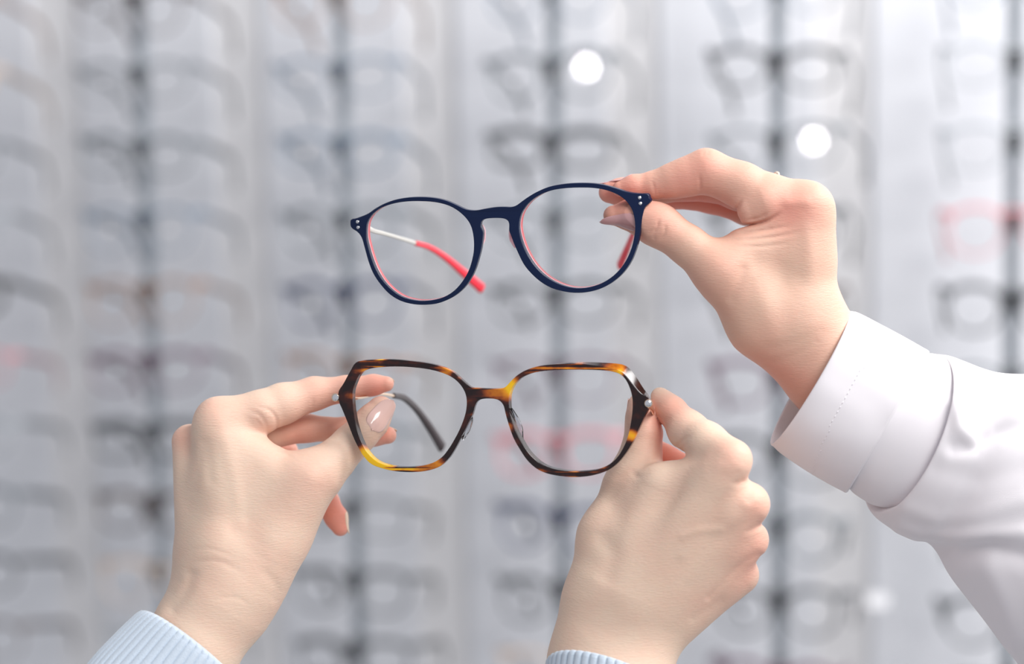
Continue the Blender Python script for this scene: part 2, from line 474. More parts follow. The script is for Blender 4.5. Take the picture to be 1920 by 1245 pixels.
# ------------------------------------------------------------------ the two held frames
def inset(poly, b):
    p = np.asarray(poly, float)
    t = np.roll(p, -1, 0) - np.roll(p, 1, 0); t /= np.linalg.norm(t, axis=1)[:, None] + 1e-9
    n = np.stack([-t[:, 1], t[:, 0]], 1)
    area = 0.5*np.sum(p[:, 0]*np.roll(p[:, 1], -1) - np.roll(p[:, 0], -1)*p[:, 1])
    if area < 0: n = -n
    return p + n*b

def plate(name, outer, holes, z0, z1, bev, surf, B, m, parent, outer_back=None, angle=40):
    """rim plate: contours in pixels, thickness z0..z1 along B behind the surface surf(x, y)"""
    loops = []
    V = []; Fc = []; flat = []
    def put(c, z):
        base = len(V)
        for x, y in c:
            V.append((x + B[0]*z, y + B[1]*z, surf(x, y) + B[2]*z)); flat.append((x, y))
        return list(range(base, base+len(c)))
    front, back = [], []
    for k, c in enumerate([outer] + holes):
        c = np.asarray(c, float)
        sgn = 1 if k == 0 else -1
        cb = c if (k or outer_back is None) else np.asarray(outer_back, float)
        ci, cbi = inset(c, bev*sgn), inset(cb, bev*sgn)
        n = len(c)
        rings = [put(ci, z0), put(inset(c, bev*sgn*0.3), z0 + bev*0.3), put(c, z0 + bev), put(cb, z1 - bev), put(cbi, z1)]
        for a, b in zip(rings[:-1], rings[1:]):
            for j in range(n):
                q = [a[j], a[(j+1) % n], b[(j+1) % n], b[j]]
                Fc.append(q if k == 0 else q[::-1])
        front.append((ci, rings[0])); back.append((cbi, rings[-1]))
    for lst, flip in ((front, 0), (back, 1)):
        tri = tessellate_polygon([[Vector((x, y, 0)) for x, y in c] for c, _ in lst])
        idx = [i for _, r in lst for i in r]
        for q in tri:
            q = [idx[i] for i in q]
            Fc.append(q[::-1] if flip else q)
    Vw = Pn(np.array(V))
    o = mesh(name, Vw, Fc, m, parent, smooth=True)
    import bmesh
    bm = bmesh.new(); bm.from_mesh(o.data); bmesh.ops.recalc_face_normals(bm, faces=bm.faces); bm.to_mesh(o.data); bm.free()
    o.data.set_sharp_from_angle(angle=math.radians(angle))
    wn = o.modifiers.new('wn', 'WEIGHTED_NORMAL'); wn.keep_sharp = True; wn.weight = 100
    return o, np.array(flat)

def lens_mesh(name, hole, z, surf, B, m, parent, bulge=10, th=5):
    c = inset(hole, -0.8); ctr = c.mean(0); n = len(c); V = []; Fc = []
    rs = [1, .8, .6, .4, .2]
    for side in (0, 1):
        for q in rs:
            for x, y in ctr + (c-ctr)*q:
                zz = z + side*th - bulge*(1-q*q)
                V.append((x + B[0]*z, y + B[1]*z, surf(x, y) + zz))
        V.append((*ctr, surf(*ctr) + z + side*th - bulge))
    L = len(rs)*n + 1
    for s in (0, 1):
        for k in range(len(rs)-1):
            for j in range(n):
                a = s*L + k*n; q = [a+j, a+(j+1) % n, a+n+(j+1) % n, a+n+j]
                Fc.append(q if not s else q[::-1])
        a = s*L + (len(rs)-1)*n
        for j in range(n):
            q = [a+j, a+(j+1) % n, s*L+L-1]; Fc.append(q if not s else q[::-1])
    for j in range(n):
        Fc.append([j, L+j, L+(j+1) % n, (j+1) % n])
    return mesh(name, Pn(np.array(V)), Fc, m, parent, angle=50)

def C2(pts, ox, oy, n=None, sc_=2.909, rn=None):
    p = np.array(pts, float)/sc_ + np.array([ox, oy])
    p = catmull(p, 6, True)
    return resample(p, rn) if rn else p

# -- navy round frame
n_out = C2([(166,270),(172,264),(192,261),(225,250),(265,232),(300,207),(350,180),(410,159),(480,147),(550,144),(620,149),(680,162),(730,182),(780,206),(810,215),(850,217),(900,208),(960,199),(1010,198),(1040,199),(1070,190),(1100,168),(1140,140),(1190,112),(1250,88),(1320,74),(1400,68),(1480,69),(1550,79),(1620,99),(1680,117),(1740,125),(1782,126),(1793,134),(1796,148),(1803,158),(1803,168),(1794,180),(1775,195),(1765,215),(1757,260),(1747,320),(1735,385),(1715,450),(1690,505),(1650,560),(1600,605),(1540,640),(1470,661),(1400,667),(1330,660),(1260,640),(1200,605),(1150,560),(1110,510),(1080,450),(1058,400),(1043,360),(1031,328),(1031,300),(1028,280),(1014,266),(990,260),(950,259),(910,262),(886,271),(876,288),(879,310),(888,330),(886,370),(878,425),(863,485),(843,545),(813,603),(773,652),(720,692),(650,722),(580,732),(510,729),(440,711),(380,675),(330,622),(290,562),(265,500),(245,430),(228,370),(207,338),(184,322),(171,312),(165,295)], 600, 320, rn=340)
n_l = C2([(251,330),(255,290),(272,255),(300,225),(340,200),(400,180),(470,169),(550,167),(630,173),(700,191),(755,222),(800,265),(825,310),(837,370),(838,430),(830,480),(812,540),(780,598),(740,646),(690,682),(630,703),(560,711),(500,705),(440,686),(385,647),(340,597),(305,537),(279,470),(262,410),(253,370)], 600, 320, rn=150)
n_r = C2([(1084,290),(1095,240),(1118,200),(1150,165),(1200,132),(1260,109),(1330,97),(1410,93),(1490,95),(1560,107),(1620,130),(1665,162),(1695,202),(1712,250),(1718,310),(1711,370),(1695,430),(1668,490),(1630,543),(1580,588),(1520,620),(1450,639),(1380,640),(1310,622),(1240,585),(1180,530),(1135,465),(1105,400),(1088,340)], 600, 320, rn=150)
def ns(x, y): return -0.13*(x-937) + 0.00026*(x-937)**2 - 0.05*(y-450)
BN = (0.40, -0.16, 1.0)
navy = empty('eyeglasses', P(937, 572, ns(937, 572)))
tag(navy, 'round dark navy eyeglasses with coral red inner edge and red temple tips, held above the tortoiseshell pair', 'eyeglasses', 'held eyeglasses')
navy['label'] = 'round dark navy eyeglasses with red inner rim and red tips, held in the upper hand'
nf, _ = plate('front_frame', n_out, [n_l, n_r], 0, 9, 1.1, ns, BN, M['navy'], navy)
g = inset(n_out, 1.2) - np.array([BN[0]*13, BN[1]*7])
tag(plate('middle_laminate', inset(n_out, 0.8) - np.array([BN[0]*9, BN[1]*4]), [inset(n_l, 0.3), inset(n_r, 0.3)], 9.2, 10.6, 0.3, ns, BN, M['pale_line'], navy)[0], 'thin pale pink layer')
tag(plate('inner_laminate', g, [inset(n_l, 0.4), inset(n_r, 0.4)], 10.8, 19, 0.8, ns, BN, M['red_laminate'], navy)[0], 'coral red inner layer')
for h in (n_l, n_r):
    lens_mesh('lens', h, 7, ns, BN, M['lens'], navy, bulge=8)
def fn(x, y, surf, e=3):
    a = np.array(P(x-e, y, surf(x-e, y))); b = np.array(P(x+e, y, surf(x+e, y)))
    c = np.array(P(x, y-e, surf(x, y-e))); q = np.array(P(x, y+e, surf(x, y+e)))
    n = np.cross(b-a, q-c); n /= np.linalg.norm(n)
    return n if np.dot(n, np.array(FW)) < 0 else -n
for x, y in ((670.5, 416), (671.5, 426.5), (1199.3, 370.8), (1200.7, 381.5)):
    v, f = disc(P(x, y, ns(x, y) + 0.5), fn(x, y, ns), 3.1*K, 1.1*K, 20, 0.6*K)
    mesh('rivet', v, f, M['steel'], navy, angle=50)
UPV = np.array(UP)
def tube(name, pts, ra, rb, m, parent, n=8, up=UPV, ns_=12, power=0.75):
    p = catmull(np.array(pts, float), n)
    q = np.linspace(0, 1, len(p))
    ra = np.interp(q, np.linspace(0, 1, len(np.atleast_1d(ra))), np.atleast_1d(ra))*K
    rb = np.interp(q, np.linspace(0, 1, len(np.atleast_1d(rb))), np.atleast_1d(rb))*K
    v, f = sweep(Pn(p), ra, rb, up, ns_, power=power)
    return mesh(name, v, f, m, parent, angle=60)
# left temple: pale metal arm, then the red tip
for side, arm, tip in (('l', [(684, 424, 78), (694, 430, 95), (704, 434, 125), (720, 438, 170), (748, 446, 250), (783, 457, 340)],
                              [(779, 456, 330), (805, 464, 390), (834, 482, 450), (865, 508, 505), (903, 541, 555)]),
                       ('r', [(1207, 377, 20), (1205, 384, 40), (1203, 392, 90), (1198, 410, 190), (1192, 425, 290)],
                              [(1193, 423, 280), (1186, 440, 340), (1178, 460, 400), (1170, 480, 440), (1163, 497, 480)])):
    te = tube('temple', arm, [6.5, 5.5, 4.8, 4.2, 4, 4.5], 2.4, M['pale_metal'], navy)
    tag(tube('temple_tip', tip, [5.5, 6, 7, 9, 11.5], [4, 5, 7], M['red_tip'], te, ns_=14), 'red temple tip')
    x0, y0, d0 = arm[0]
    v, f = sweep(Pn(np.array([(x0+4, y0-4, d0-6), (x0+5, y0+13, d0-4)])), 4.5*K, 4.5*K, np.array(RI), 14)
    mesh('hinge', v, f, M['pale_metal'], te, angle=50)
# nose pads moulded into the frame
for pts in ([(902, 422, 18), (905, 434, 30), (903, 450, 34), (899, 464, 28)], [(958, 422, 14), (954, 434, 26), (957, 450, 30), (963, 464, 24)]):
    tube('nose_pad', [(x+3, y, ns(x, y)+d-8) for x, y, d in pts], [1.5, 4, 4.5, 2], [1, 3, 3, 1], M['pale_line'], navy)

# -- tortoiseshell frame
t_out_s = [(100,275),(128,228),(165,160),(192,118),(228,106),(300,100),(400,99),(500,108),(600,122),(680,145),(732,173),(776,212),(822,250),(860,255),(920,258),(982,258),(1012,247),(1042,215),(1082,180),(1130,154),(1200,134),(1300,122),(1400,117),(1500,118),(1600,124),(1648,133),(1682,156),(1720,205),(1755,260),(1785,300),(1797,335),(1788,372),(1768,412),(1745,462),(1722,512),(1698,562),(1660,620),(1616,670),(1560,708),(1480,733),(1400,741),(1320,737),(1240,722),(1180,695),(1130,650),(1090,592),(1055,530),(1030,462),(1012,400),(1000,352),(978,325),(945,314),(892,314),(862,325),(845,350),(830,400),(800,462),(770,522),(735,588),(700,640),(650,684),(580,707),(500,714),(420,710),(350,697),(280,671),(235,625),(205,574),(180,522),(150,445),(120,372),(103,330)]
t_front_s = list(t_out_s)
for i, q in {22: (1400,121), 23: (1500,132), 24: (1590,144), 25: (1636,158), 26: (1664,180), 27: (1706,232), 28: (1750,282), 21: (1300, 124)}.items():
    t_front_s[i] = q
def C2b(p): return catmull(np.array(p, float)/2.909 + np.array([600, 640]), 5, True)
t_out, t_front = C2b(t_out_s), C2b(t_front_s)
t_l = C2([(178,270),(195,220),(215,182),(245,159),(300,145),(400,138),(500,142),(600,155),(680,178),(732,206),(770,245),(793,290),(799,340),(790,400),(765,470),(735,530),(700,587),(662,633),(610,664),(540,682),(460,687),(380,680),(310,655),(260,607),(225,545),(198,465),(184,395),(177,330)], 600, 640, rn=160)
t_r = C2([(1028,330),(1035,280),(1055,240),(1090,205),(1140,180),(1200,165),(1300,157),(1400,155),(1500,157),(1580,163),(1636,180),(1668,213),(1690,260),(1702,310),(1703,370),(1695,440),(1680,510),(1658,570),(1622,630),(1575,672),(1510,699),(1430,709),(1350,708),(1270,695),(1200,665),(1140,610),(1095,540),(1060,470),(1036,400)], 600, 640, rn=160)
def ts(x, y): return -40 - 0.13*(x-925) + 0.00020*(x-925)**2 - 0.05*(y-785)
BT = (0.42, -0.16, 1.0)
tort = empty('eyeglasses', P(925, 890, ts(925, 890)))
tag(tort, 'angular tortoiseshell eyeglasses with crystal studs and dark temple tips, held between the two lower hands', 'eyeglasses', 'held eyeglasses')
tort['label'] = 'angular brown and amber tortoiseshell eyeglasses with crystal studs, held between the two lower hands'
tf, Vp = plate('front_frame', t_front, [t_l, t_r], 0, 15, 1.3, ts, BT, M['tortoise'], tort, outer_back=t_out - np.array([BT[0]*6, BT[1]*6]))
SPOT = [(330,118,26,.95),(235,140,26,.9),(140,295,24,.75),(205,205,10,.2),(560,132,22,.15),(690,155,38,.6),(760,200,12,.4),(850,270,26,.75),(800,330,20,.2),(950,290,26,.5),(1015,270,42,.78),(1050,225,24,.8),(1170,155,26,.6),(1290,140,24,.3),(1410,135,24,.6),(1600,160,40,.7),(1640,175,18,.5),(1755,330,22,.35),(1700,515,24,.8),(1030,470,22,.6),(1010,400,14,.25),(1060,540,14,.2),(1200,710,22,.45),(1380,728,22,.55),(1405,722,12,.4),(1545,695,20,.4),(345,690,52,1.15),(270,640,40,.9),(235,600,30,.55),(560,700,40,.55),(640,670,34,.6),(500,700,14,-.4),(440,700,22,-.6),(820,395,10,.4),(770,440,18,.2)]
x = (Vp[:, 0] - BT[0]*(0) - 600)*2.909; y = (Vp[:, 1] - 640)*2.909
am = np.full(len(Vp), 0.10)
for sx, sy, r, a in SPOT:
    am += a*np.exp(-(((x-sx)**2 + (y-sy)**2)/(r*1.35)**2)**1.5)
at = tf.data.attributes.new('amber', 'FLOAT', 'POINT'); at.data.foreach_set('value', am.astype(np.float32))
for h in (t_l, t_r):
    lens_mesh('lens', h, 8, ts, BT, M['lens'], tort, bulge=8)
for (x, y) in ((629.5, 745.5), (1215.5, 756.5)):
    n = fn(x, y, ts); d = ts(x, y)
    o = mesh('stud_mount', *disc(P(x, y, d+2), n, 8.0*K, 5*K, 24, 0), M['gold'], tort, angle=40)
    st = mesh('crystal_stud', *disc(P(x, y, d-3), n, 6.2*K, 1.2*K, 10, 1.2*K), M['crystal'], o, smooth=False)
tl = tube('temple', [(634, 746, 18), (646, 746, 34), (668, 746, 75), (694, 742, 130), (716, 739, 180), (742, 743, 240)], [7, 6, 4, 3, 3, 3], [3, 2.4], M['gold'], tort)
tube('temple_tip', [(738, 742, 232), (757, 746, 280), (776, 762, 330), (793, 783, 370), (810, 808, 405), (829, 839, 440)], [5.5, 7, 7.5, 8.5, 10, 12], [4, 5, 6, 6], M['dark_tip'], tl, ns_=14)
tr = tube('temple', [(1214, 758, -58), (1221, 764, -30), (1224, 775, 20), (1219, 792, 100), (1212, 812, 200)], [8, 6, 4, 3], [3.5, 2.4], M['gold'], tort)
tube('temple_tip', [(1213, 810, 195), (1205, 828, 260), (1195, 848, 320), (1188, 870, 370), (1182, 892, 410)], [5.5, 7, 8, 10], [4, 5, 6], M['dark_tip'], tr, ns_=14)
for pts in ([(878, 772, 6), (879, 786, 20), (872, 806, 26), (864, 824, 16)], [(955, 766, 6), (964, 785, 20), (972, 806, 26), (976, 828, 16)]):
    tube('nose_pad', [(x+4, y, ts(x, y)+d) for x, y, d in pts], [2, 5, 5.5, 2], [1.5, 4, 4, 1.5], M['pad'], tort)

# ------------------------------------------------------------------ bodies: smooth distance fields meshed by surface nets
VOX = 0.00056
def to_cam(pts):
    """(px, py, d) -> metric camera space x right, y down, z forward"""
    p = np.atleast_2d(np.asarray(pts, float)); D = FOC + p[:, 2]*K
    return np.stack([(p[:, 0]-960)/FPX*D, (p[:, 1]-622.5)/FPX*D, D], 1)
def cam_world(v):
    return np.array(CAM) + v[:, :1]*np.array(RI) - v[:, 1:2]*np.array(UP) + v[:, 2:3]*np.array(FW)

class Field:
    def __init__(s, lo, hi):
        s.lo = np.array(lo); s.n = np.ceil((np.array(hi)-s.lo)/VOX).astype(int)+1
        s.ax = [(s.lo[i] + np.arange(s.n[i])*VOX).astype(np.float32) for i in range(3)]
    def new(s): return np.full(s.n, 0.05, np.float32)
    def sl(s, lo, hi):
        a = np.clip(np.floor((lo-s.lo)/VOX).astype(int), 0, s.n); b = np.clip(np.ceil((hi-s.lo)/VOX).astype(int)+1, 0, s.n)
        return tuple(slice(a[i], b[i]) for i in range(3))
    def grid(s, S):
        return np.meshgrid(s.ax[0][S[0]], s.ax[1][S[1]], s.ax[2][S[2]], indexing='ij', sparse=True)
    def cone(s, F, a, b, k):
        """a, b = (px, py, d, r px); smooth union with radius k px"""
        A, B = to_cam(a[:3])[0], to_cam(b[:3])[0]; ra, rb = a[3]*K, b[3]*K; kk = k*K
        r = max(ra, rb) + kk + 0.004
        S = s.sl(np.minimum(A, B)-r, np.maximum(A, B)+r)
        X, Y, Z = s.grid(S); d = B-A; L = float(d@d)
        t = np.clip(((X-A[0])*d[0] + (Y-A[1])*d[1] + (Z-A[2])*d[2])/max(L, 1e-12), 0, 1).astype(np.float32)
        f = np.sqrt((X-A[0]-t*d[0])**2 + (Y-A[1]-t*d[1])**2 + (Z-A[2]-t*d[2])**2) - (ra + (rb-ra)*t)
        sub = F[S]
        F[S] = smin(sub, f.astype(np.float32), kk)
def smin(a, b, k):
    if k <= 0: return np.minimum(a, b)
    h = np.maximum(k - np.abs(a-b), 0)/k
    return np.minimum(a, b) - h*h*k*0.25

def nets(F, lo):
    neg = F < 0
    c = [neg[i:i+F.shape[0]-1, j:j+F.shape[1]-1, k:k+F.shape[2]-1] for i in (0, 1) for j in (0, 1) for k in (0, 1)]
    cnt = sum(x.astype(np.int8) for x in c); act = (cnt > 0) & (cnt < 8)
    idx = np.argwhere(act); N = len(idx)
    vid = np.full(act.shape, -1, np.int64); vid[act] = np.arange(N)
    acc = np.zeros((N, 3)); num = np.zeros(N)
    for ax in range(3):
        for u in (0, 1):
            for v in (0, 1):
                o = [0, 0, 0]; oth = [a for a in range(3) if a != ax]; o[oth[0]] = u; o[oth[1]] = v
                p = idx + o; q = p.copy(); q[:, ax] += 1
                fa = F[p[:, 0], p[:, 1], p[:, 2]]; fb = F[q[:, 0], q[:, 1], q[:, 2]]
                m_ = (fa < 0) != (fb < 0); t = np.where(m_, fa/(fa-fb+1e-20), 0)
                pt = p.astype(float); pt[:, ax] += t
                acc[m_] += pt[m_]; num[m_] += 1
    V = lo + acc/num[:, None]*VOX
    faces = []
    for ax in range(3):
        a, b = [(1, 2), (2, 0), (0, 1)][ax]
        sl0 = [slice(None)]*3; sl1 = [slice(None)]*3; sl0[ax] = slice(0, -1); sl1[ax] = slice(1, None)
        ch = neg[tuple(sl0)] != neg[tuple(sl1)]
        e = np.argwhere(ch); e = e[(e[:, a] > 0) & (e[:, b] > 0) & (e[:, a] < F.shape[a]-1) & (e[:, b] < F.shape[b]-1)]
        def g(da, db):
            q = e.copy(); q[:, a] -= da; q[:, b] -= db; return vid[q[:, 0], q[:, 1], q[:, 2]]
        quad = np.stack([g(1, 1), g(0, 1), g(0, 0), g(1, 0)], 1)
        inside = neg[e[:, 0], e[:, 1], e[:, 2]]
        quad[~inside] = quad[~inside][:, ::-1]
        faces.append(quad)
    return V, np.vstack(faces)

def relax(V, Fq, it=3, lam=0.5):
    e = np.vstack([Fq[:, [0, 1]], Fq[:, [1, 2]], Fq[:, [2, 3]], Fq[:, [3, 0]]])
    for k in range(it*2):
        l = lam if k % 2 == 0 else -lam*1.04
        s = np.zeros_like(V); c = np.zeros(len(V))
        for i in range(3):
            s[:, i] = np.bincount(e[:, 0], V[e[:, 1], i], len(V)) + np.bincount(e[:, 1], V[e[:, 0], i], len(V))
        c = np.bincount(e[:, 0], minlength=len(V)) + np.bincount(e[:, 1], minlength=len(V))
        V = V + l*(s/c[:, None] - V)
    return V

def build_hand(name, palm, fingers, creases, flush, parent, off=0, kp=28, kf=12, label=None, base=0.0, m='skin'):
    sh = lambda q: (q[0], q[1], q[2]+off, q[3])
    palm = [(sh(a), sh(b)) for a, b in palm]; fingers = [([sh(q) for q in ch], k) for ch, k in fingers]
    allp = [q for ab in palm for q in ab] + [q for ch, _ in fingers for q in ch]
    C = to_cam([q[:3] for q in allp]); R = np.array([q[3] for q in allp])[:, None]*K + 0.006
    fld = Field((C-R).min(0), (C+R).max(0))
    Fp = fld.new()
    for a, b in palm: fld.cone(Fp, a, b, kp)
    out = Fp.copy()
    for ch, k in fingers:
        Ff = fld.new()
        for a, b in zip(ch[:-1], ch[1:]): fld.cone(Ff, a, b, kf)
        out = np.minimum(out, smin(Fp, Ff, k*K))
    # creases and raised folds, pressed into the side that faces up to the lens
    for pts, dmin, dmax, wdt, amp in creases:
        p = np.asarray(pts, float); p = catmull(p, 4) if len(p) > 2 else p
        Q = to_cam(np.c_[p, np.full(len(p), (dmin+dmax)/2+off)])
        pad = 3.5*abs(wdt)*K
        lo = Q.min(0)-pad; hi = Q.max(0)+pad; lo[2] = FOC+(dmin+off)*K; hi[2] = FOC+(dmax+off)*K
        S = fld.sl(lo, hi); X, Y, Z = fld.grid(S)
        U = X/Z*FPX+960; Vv = Y/Z*FPX+622.5
        best = np.full(np.broadcast(U, Vv).shape, 1e9, np.float32); par = np.zeros_like(best)
        for k_, (a, b) in enumerate(zip(p[:-1], p[1:])):
            d = b-a; t = np.clip(((U-a[0])*d[0]+(Vv-a[1])*d[1])/max(d@d, 1e-9), 0, 1)
            # the crease fades out at its two ends
            q_ = (U-a[0]-t*d[0])**2+(Vv-a[1]-t*d[1])**2
            par = np.where(q_ < best, (k_+t)/(len(p)-1), par); best = np.minimum(best, q_)
        fade = np.clip(np.minimum(par, 1-par)/0.3, 0, 1)*0.85 + 0.15 if wdt < 7 else 1.0
        out[S] += (amp*K*fade*np.exp(-best/wdt**2)).astype(np.float32)
    V, Fq = nets(out, fld.lo)
    V = relax(V, Fq, 3)
    o = mesh(name, cam_world(V), Fq, M[m], parent)
    f = np.full(len(V), base)
    for x, y, d, r, s in flush:
        c = to_cam((x, y, d+off))[0]
        f += s*np.exp(-((V-c)**2).sum(1)/(r*K)**2)
    at = o.data.attributes.new('flush', 'FLOAT', 'POINT'); at.data.foreach_set('value', np.clip(f, -0.3, 1).astype(np.float32))
    if label: o['label'] = label
    return o, (out, fld)

def sample(ff, p):
    F, fld = ff; g = (p-fld.lo)/VOX; g = np.clip(g, 0, np.array(F.shape)-1.001); i = g.astype(int); t = g-i; r = 0
    for a in (0, 1):
        for b in (0, 1):
            for c in (0, 1):
                w_ = (t[:, 0] if a else 1-t[:, 0])*(t[:, 1] if b else 1-t[:, 1])*(t[:, 2] if c else 1-t[:, 2])
                r = r + w_*F[i[:, 0]+a, i[:, 1]+b, i[:, 2]+c]
    return r

def nail(ff, base, tip, up, r, half, m, parent, over=0.0, point=0.6, lift=0.35, off=0, decay=0.985):
    """plate lying on the finger from base to tip (px, py, d), facing up (camera space vector)"""
    A, B = to_cam((base[0], base[1], base[2]+off))[0], to_cam((tip[0], tip[1], tip[2]+off))[0]
    ax = B-A; L = np.linalg.norm(ax); ax /= L
    up = np.array(up, float); up -= ax*(up@ax); up /= np.linalg.norm(up); sd = np.cross(ax, up)
    nu, nv = 17, 17; Pt = []
    for j in range(nv):
        v = j/(nv-1)
        wd = half*K*math.sqrt(max(0.0, 1-abs(2*min(v, 0.5)-1)**3.0)) if v < 0.5 else half*K*(1-(2*(v-0.5))**2.4*(1-0.0))**0.5 if point < 0.5 else half*K*(1-point*(2*(v-0.5))**1.6)*math.sqrt(max(0, 1-(2*(v-.5))**6))
        for i in range(nu):
            u = 2*i/(nu-1)-1
            a = u*wd/(r*K)
            Pt.append((A + ax*v*L*(1+over) , sd*math.sin(a)+up*math.cos(a), v, u))
    o_ = np.array([q[0] for q in Pt]); dr = np.array([q[1] for q in Pt]); vv = np.array([q[2] for q in Pt]); uu = np.array([q[3] for q in Pt])
    t = np.full(len(o_), r*1.9*K)
    for _ in range(60):                      # march inwards onto the skin
        s = sample(ff, o_+dr*t[:, None]); t -= np.clip(s, -0.0005, 0.0005)*0.7
        t = np.clip(t, r*K*0.3, r*K*2.2)
    tt = t.reshape(nv, nu)
    # past the fingertip the plate keeps its height
    for j in range(1, nv):
        if vv.reshape(nv, nu)[j, 0] > 0.55: tt[j] = np.maximum(tt[j], tt[j-1]*decay)
    for _ in range(2):
        tt[1:-1] = (tt[:-2]+2*tt[1:-1]+tt[2:])/4
    t = tt.ravel()
    top = o_ + dr*(t + lift*K*2.6*(1-0.75*uu**2))[:, None]; bot = o_ + dr*(t - 1.2*K)[:, None]
    V = np.vstack([top, bot]); n = nu*nv; Fc = []
    for j in range(nv-1):
        for i in range(nu-1):
            a = j*nu+i; Fc.append([a, a+1, a+nu+1, a+nu]); Fc.append([n+a, n+a+nu, n+a+nu+1, n+a+1])
    for j in range(nv-1):
        for i, fl in ((0, 0), (nu-1, 1)):
            a = j*nu+i; q = [a, a+nu, n+a+nu, n+a]; Fc.append(q[::-1] if fl else q)
    for i in range(nu-1):
        for j, fl in ((0, 1), (nv-1, 0)):
            a = j*nu+i; q = [a, a+1, n+a+1, n+a]; Fc.append(q[::-1] if fl else q)
    o = mesh('fingernail', cam_world(V), Fc, m, parent)
    import bmesh
    bm = bmesh.new(); bm.from_mesh(o.data); bmesh.ops.recalc_face_normals(bm, faces=bm.faces); bm.to_mesh(o.data); bm.free()
    return o

# ---- person in the white coat: the upper hand
optician = empty('person', P(1900, 1500, 0))
tag(optician, 'person in a white coat reaching in from the right, pinching the round navy eyeglasses', 'person')
palmA = [((1404,394,2,20),(1432,384,0,28)), ((1512,390,25,46),(1495,600,40,74)), ((1508,385,85,46),(1500,610,80,70)), ((1495,392,150,42),(1500,620,110,66)), ((1478,405,210,36),(1500,630,140,60)),
         ((1352,512,5,46),(1428,606,28,60)), ((1428,606,28,60),(1530,684,40,72)), ((1395,470,15,42),(1512,420,30,44)), ((1400,500,25,46),(1500,480,40,58)),
         ((1430,560,30,60),(1495,600,40,74)), ((1495,600,50,80),(1574,700,50,90)), ((1574,700,50,90),(1700,795,40,98)), ((1500,620,100,72),(1574,700,80,80)),
         ((1574,700,80,80),(1700,795,60,94))]
fingA = [([(1150,404,22,19),(1184,403,24,29),(1222,417,22,38),(1238,424,20,39),(1292,462,14,37),(1352,512,5,46)], 30),
         ([(1163,354,44,15),(1188,350,44,21),(1229,347,42,26),(1262,339,36,32),(1290,331,32,36),(1324,321,28,41),(1390,347,26,42),(1445,372,25,44),(1512,390,25,46)], 26),
         ([(1142,361,92,20),(1165,360,90,25),(1240,350,88,30),(1335,345,84,33),(1385,358,84,36),(1500,388,85,44)], 20),
         ([(1190,362,150,20),(1260,366,145,25),(1335,372,140,28),(1400,392,145,30),(1490,395,150,40)], 16),
         ([(1240,352,205,18),(1320,358,205,24),(1390,372,205,28),(1478,405,210,34)], 14)]
crA = [([(1366,428),(1384,424),(1410,421),(1440,413),(1462,400)],-60,60,3.6,6.0), ([(1376,408),(1381,392),(1392,374)],-40,60,3.2,3.2), ([(1366,440),(1400,437),(1440,431),(1480,424)],-60,60,3.4,2.6),
       ([(1372,450),(1410,449),(1460,443),(1500,434)],-60,60,3.4,1.8), ([(1385,462),(1430,462),(1480,456)],-60,60,3.4,1.2), ([(1400,414),(1425,408),(1440,398)],-60,60,3.4,2.2),
       ([(1222,440),(1232,425),(1236,412)],-60,60,2.6,2.3), ([(1236,452),(1246,438),(1248,420)],-60,60,2.6,2.0), ([(1226,449),(1228,440)],-60,60,2,1.4), ([(1215,440),(1224,428)],-60,60,2,1.2),
       ([(1312,358),(1313,344),(1311,328)],-60,60,3,2.4), ([(1229,372),(1227,355),(1222,338)],-60,60,2.6,1.6), ([(1235,371),(1234,352)],-60,60,2,1.0),
       ([(1322,285),(1316,292)],-60,60,2,1.0), ([(1330,282),(1325,291)],-60,60,2,0.8),
       ([(1393,505),(1385,530),(1372,560)],-60,80,9,2.0), ([(1480,380),(1510,378)],-80,60,12,-2.5), ([(1540,620),(1500,640),(1450,650)],-80,60,10,0.8),
       ([(1530,640),(1490,665),(1450,680)],-80,60,8,0.8), ([(1420,520),(1440,580),(1450,630)],-60,60,22,-3), ([(1515,430),(1520,520)],-60,60,16,-2.0)]
flA = [(1495,385,-10,55,.34),(1470,400,-10,50,.3),(1380,400,0,40,.3),(1324,320,0,50,.35),(1270,345,10,40,.35),(1180,355,20,45,.5),(1145,360,80,40,.7),(1160,405,10,40,.4),(1235,425,-5,45,.3),
       (1340,370,120,70,.7),(1280,365,130,70,.7),(1350,520,-20,50,.25),(1430,690,0,70,.25),(1500,720,0,60,.3),(1400,300,10,60,.2),(1320,395,140,60,.5)]
hA, ffA = build_hand('hand', palmA, fingA, crA, flA, optician, kp=34, base=0.12, m='skin_rosy')
nail(ffA, (1192, 409, 22), (1121, 412, 12), (0.0, 0.42, -1), 28, 22, M['nail_mauve'], hA, point=0.5)
nail(ffA, (1188, 346, 44), (1143, 350, 44), (0.0, -1, 0.25), 18, 13, M['nail_mauve'], hA, point=0.6)
nail(ffA, (1162, 356, 92), (1119, 360, 92), (0.0, -1, 0.3), 20, 15, M['nail_mauve'], hA, point=0.5)

# gold ring on the middle finger
c = np.array(P(1445, 362, 84)); t_ = np.array(P(1500, 388, 85)) - np.array(P(1385, 352, 84)); t_ /= np.linalg.norm(t_)
e1 = np.cross(t_, [0, 0, 1.0]); e1 /= np.linalg.norm(e1); e2 = np.cross(t_, e1)
ringp = [c + (e1*math.cos(a) + e2*math.sin(a))*41.5*K for a in np.linspace(0, 2*math.pi, 48, endpoint=False)]
v, f = sweep(ringp, 4.2*K, 2.2*K, t_, 10, closed=True)
o = mesh('finger_ring', v, f, M['gold'], loc=Vector(c))
tag(o, 'thin gold ring on the middle finger of the upper hand', 'ring')

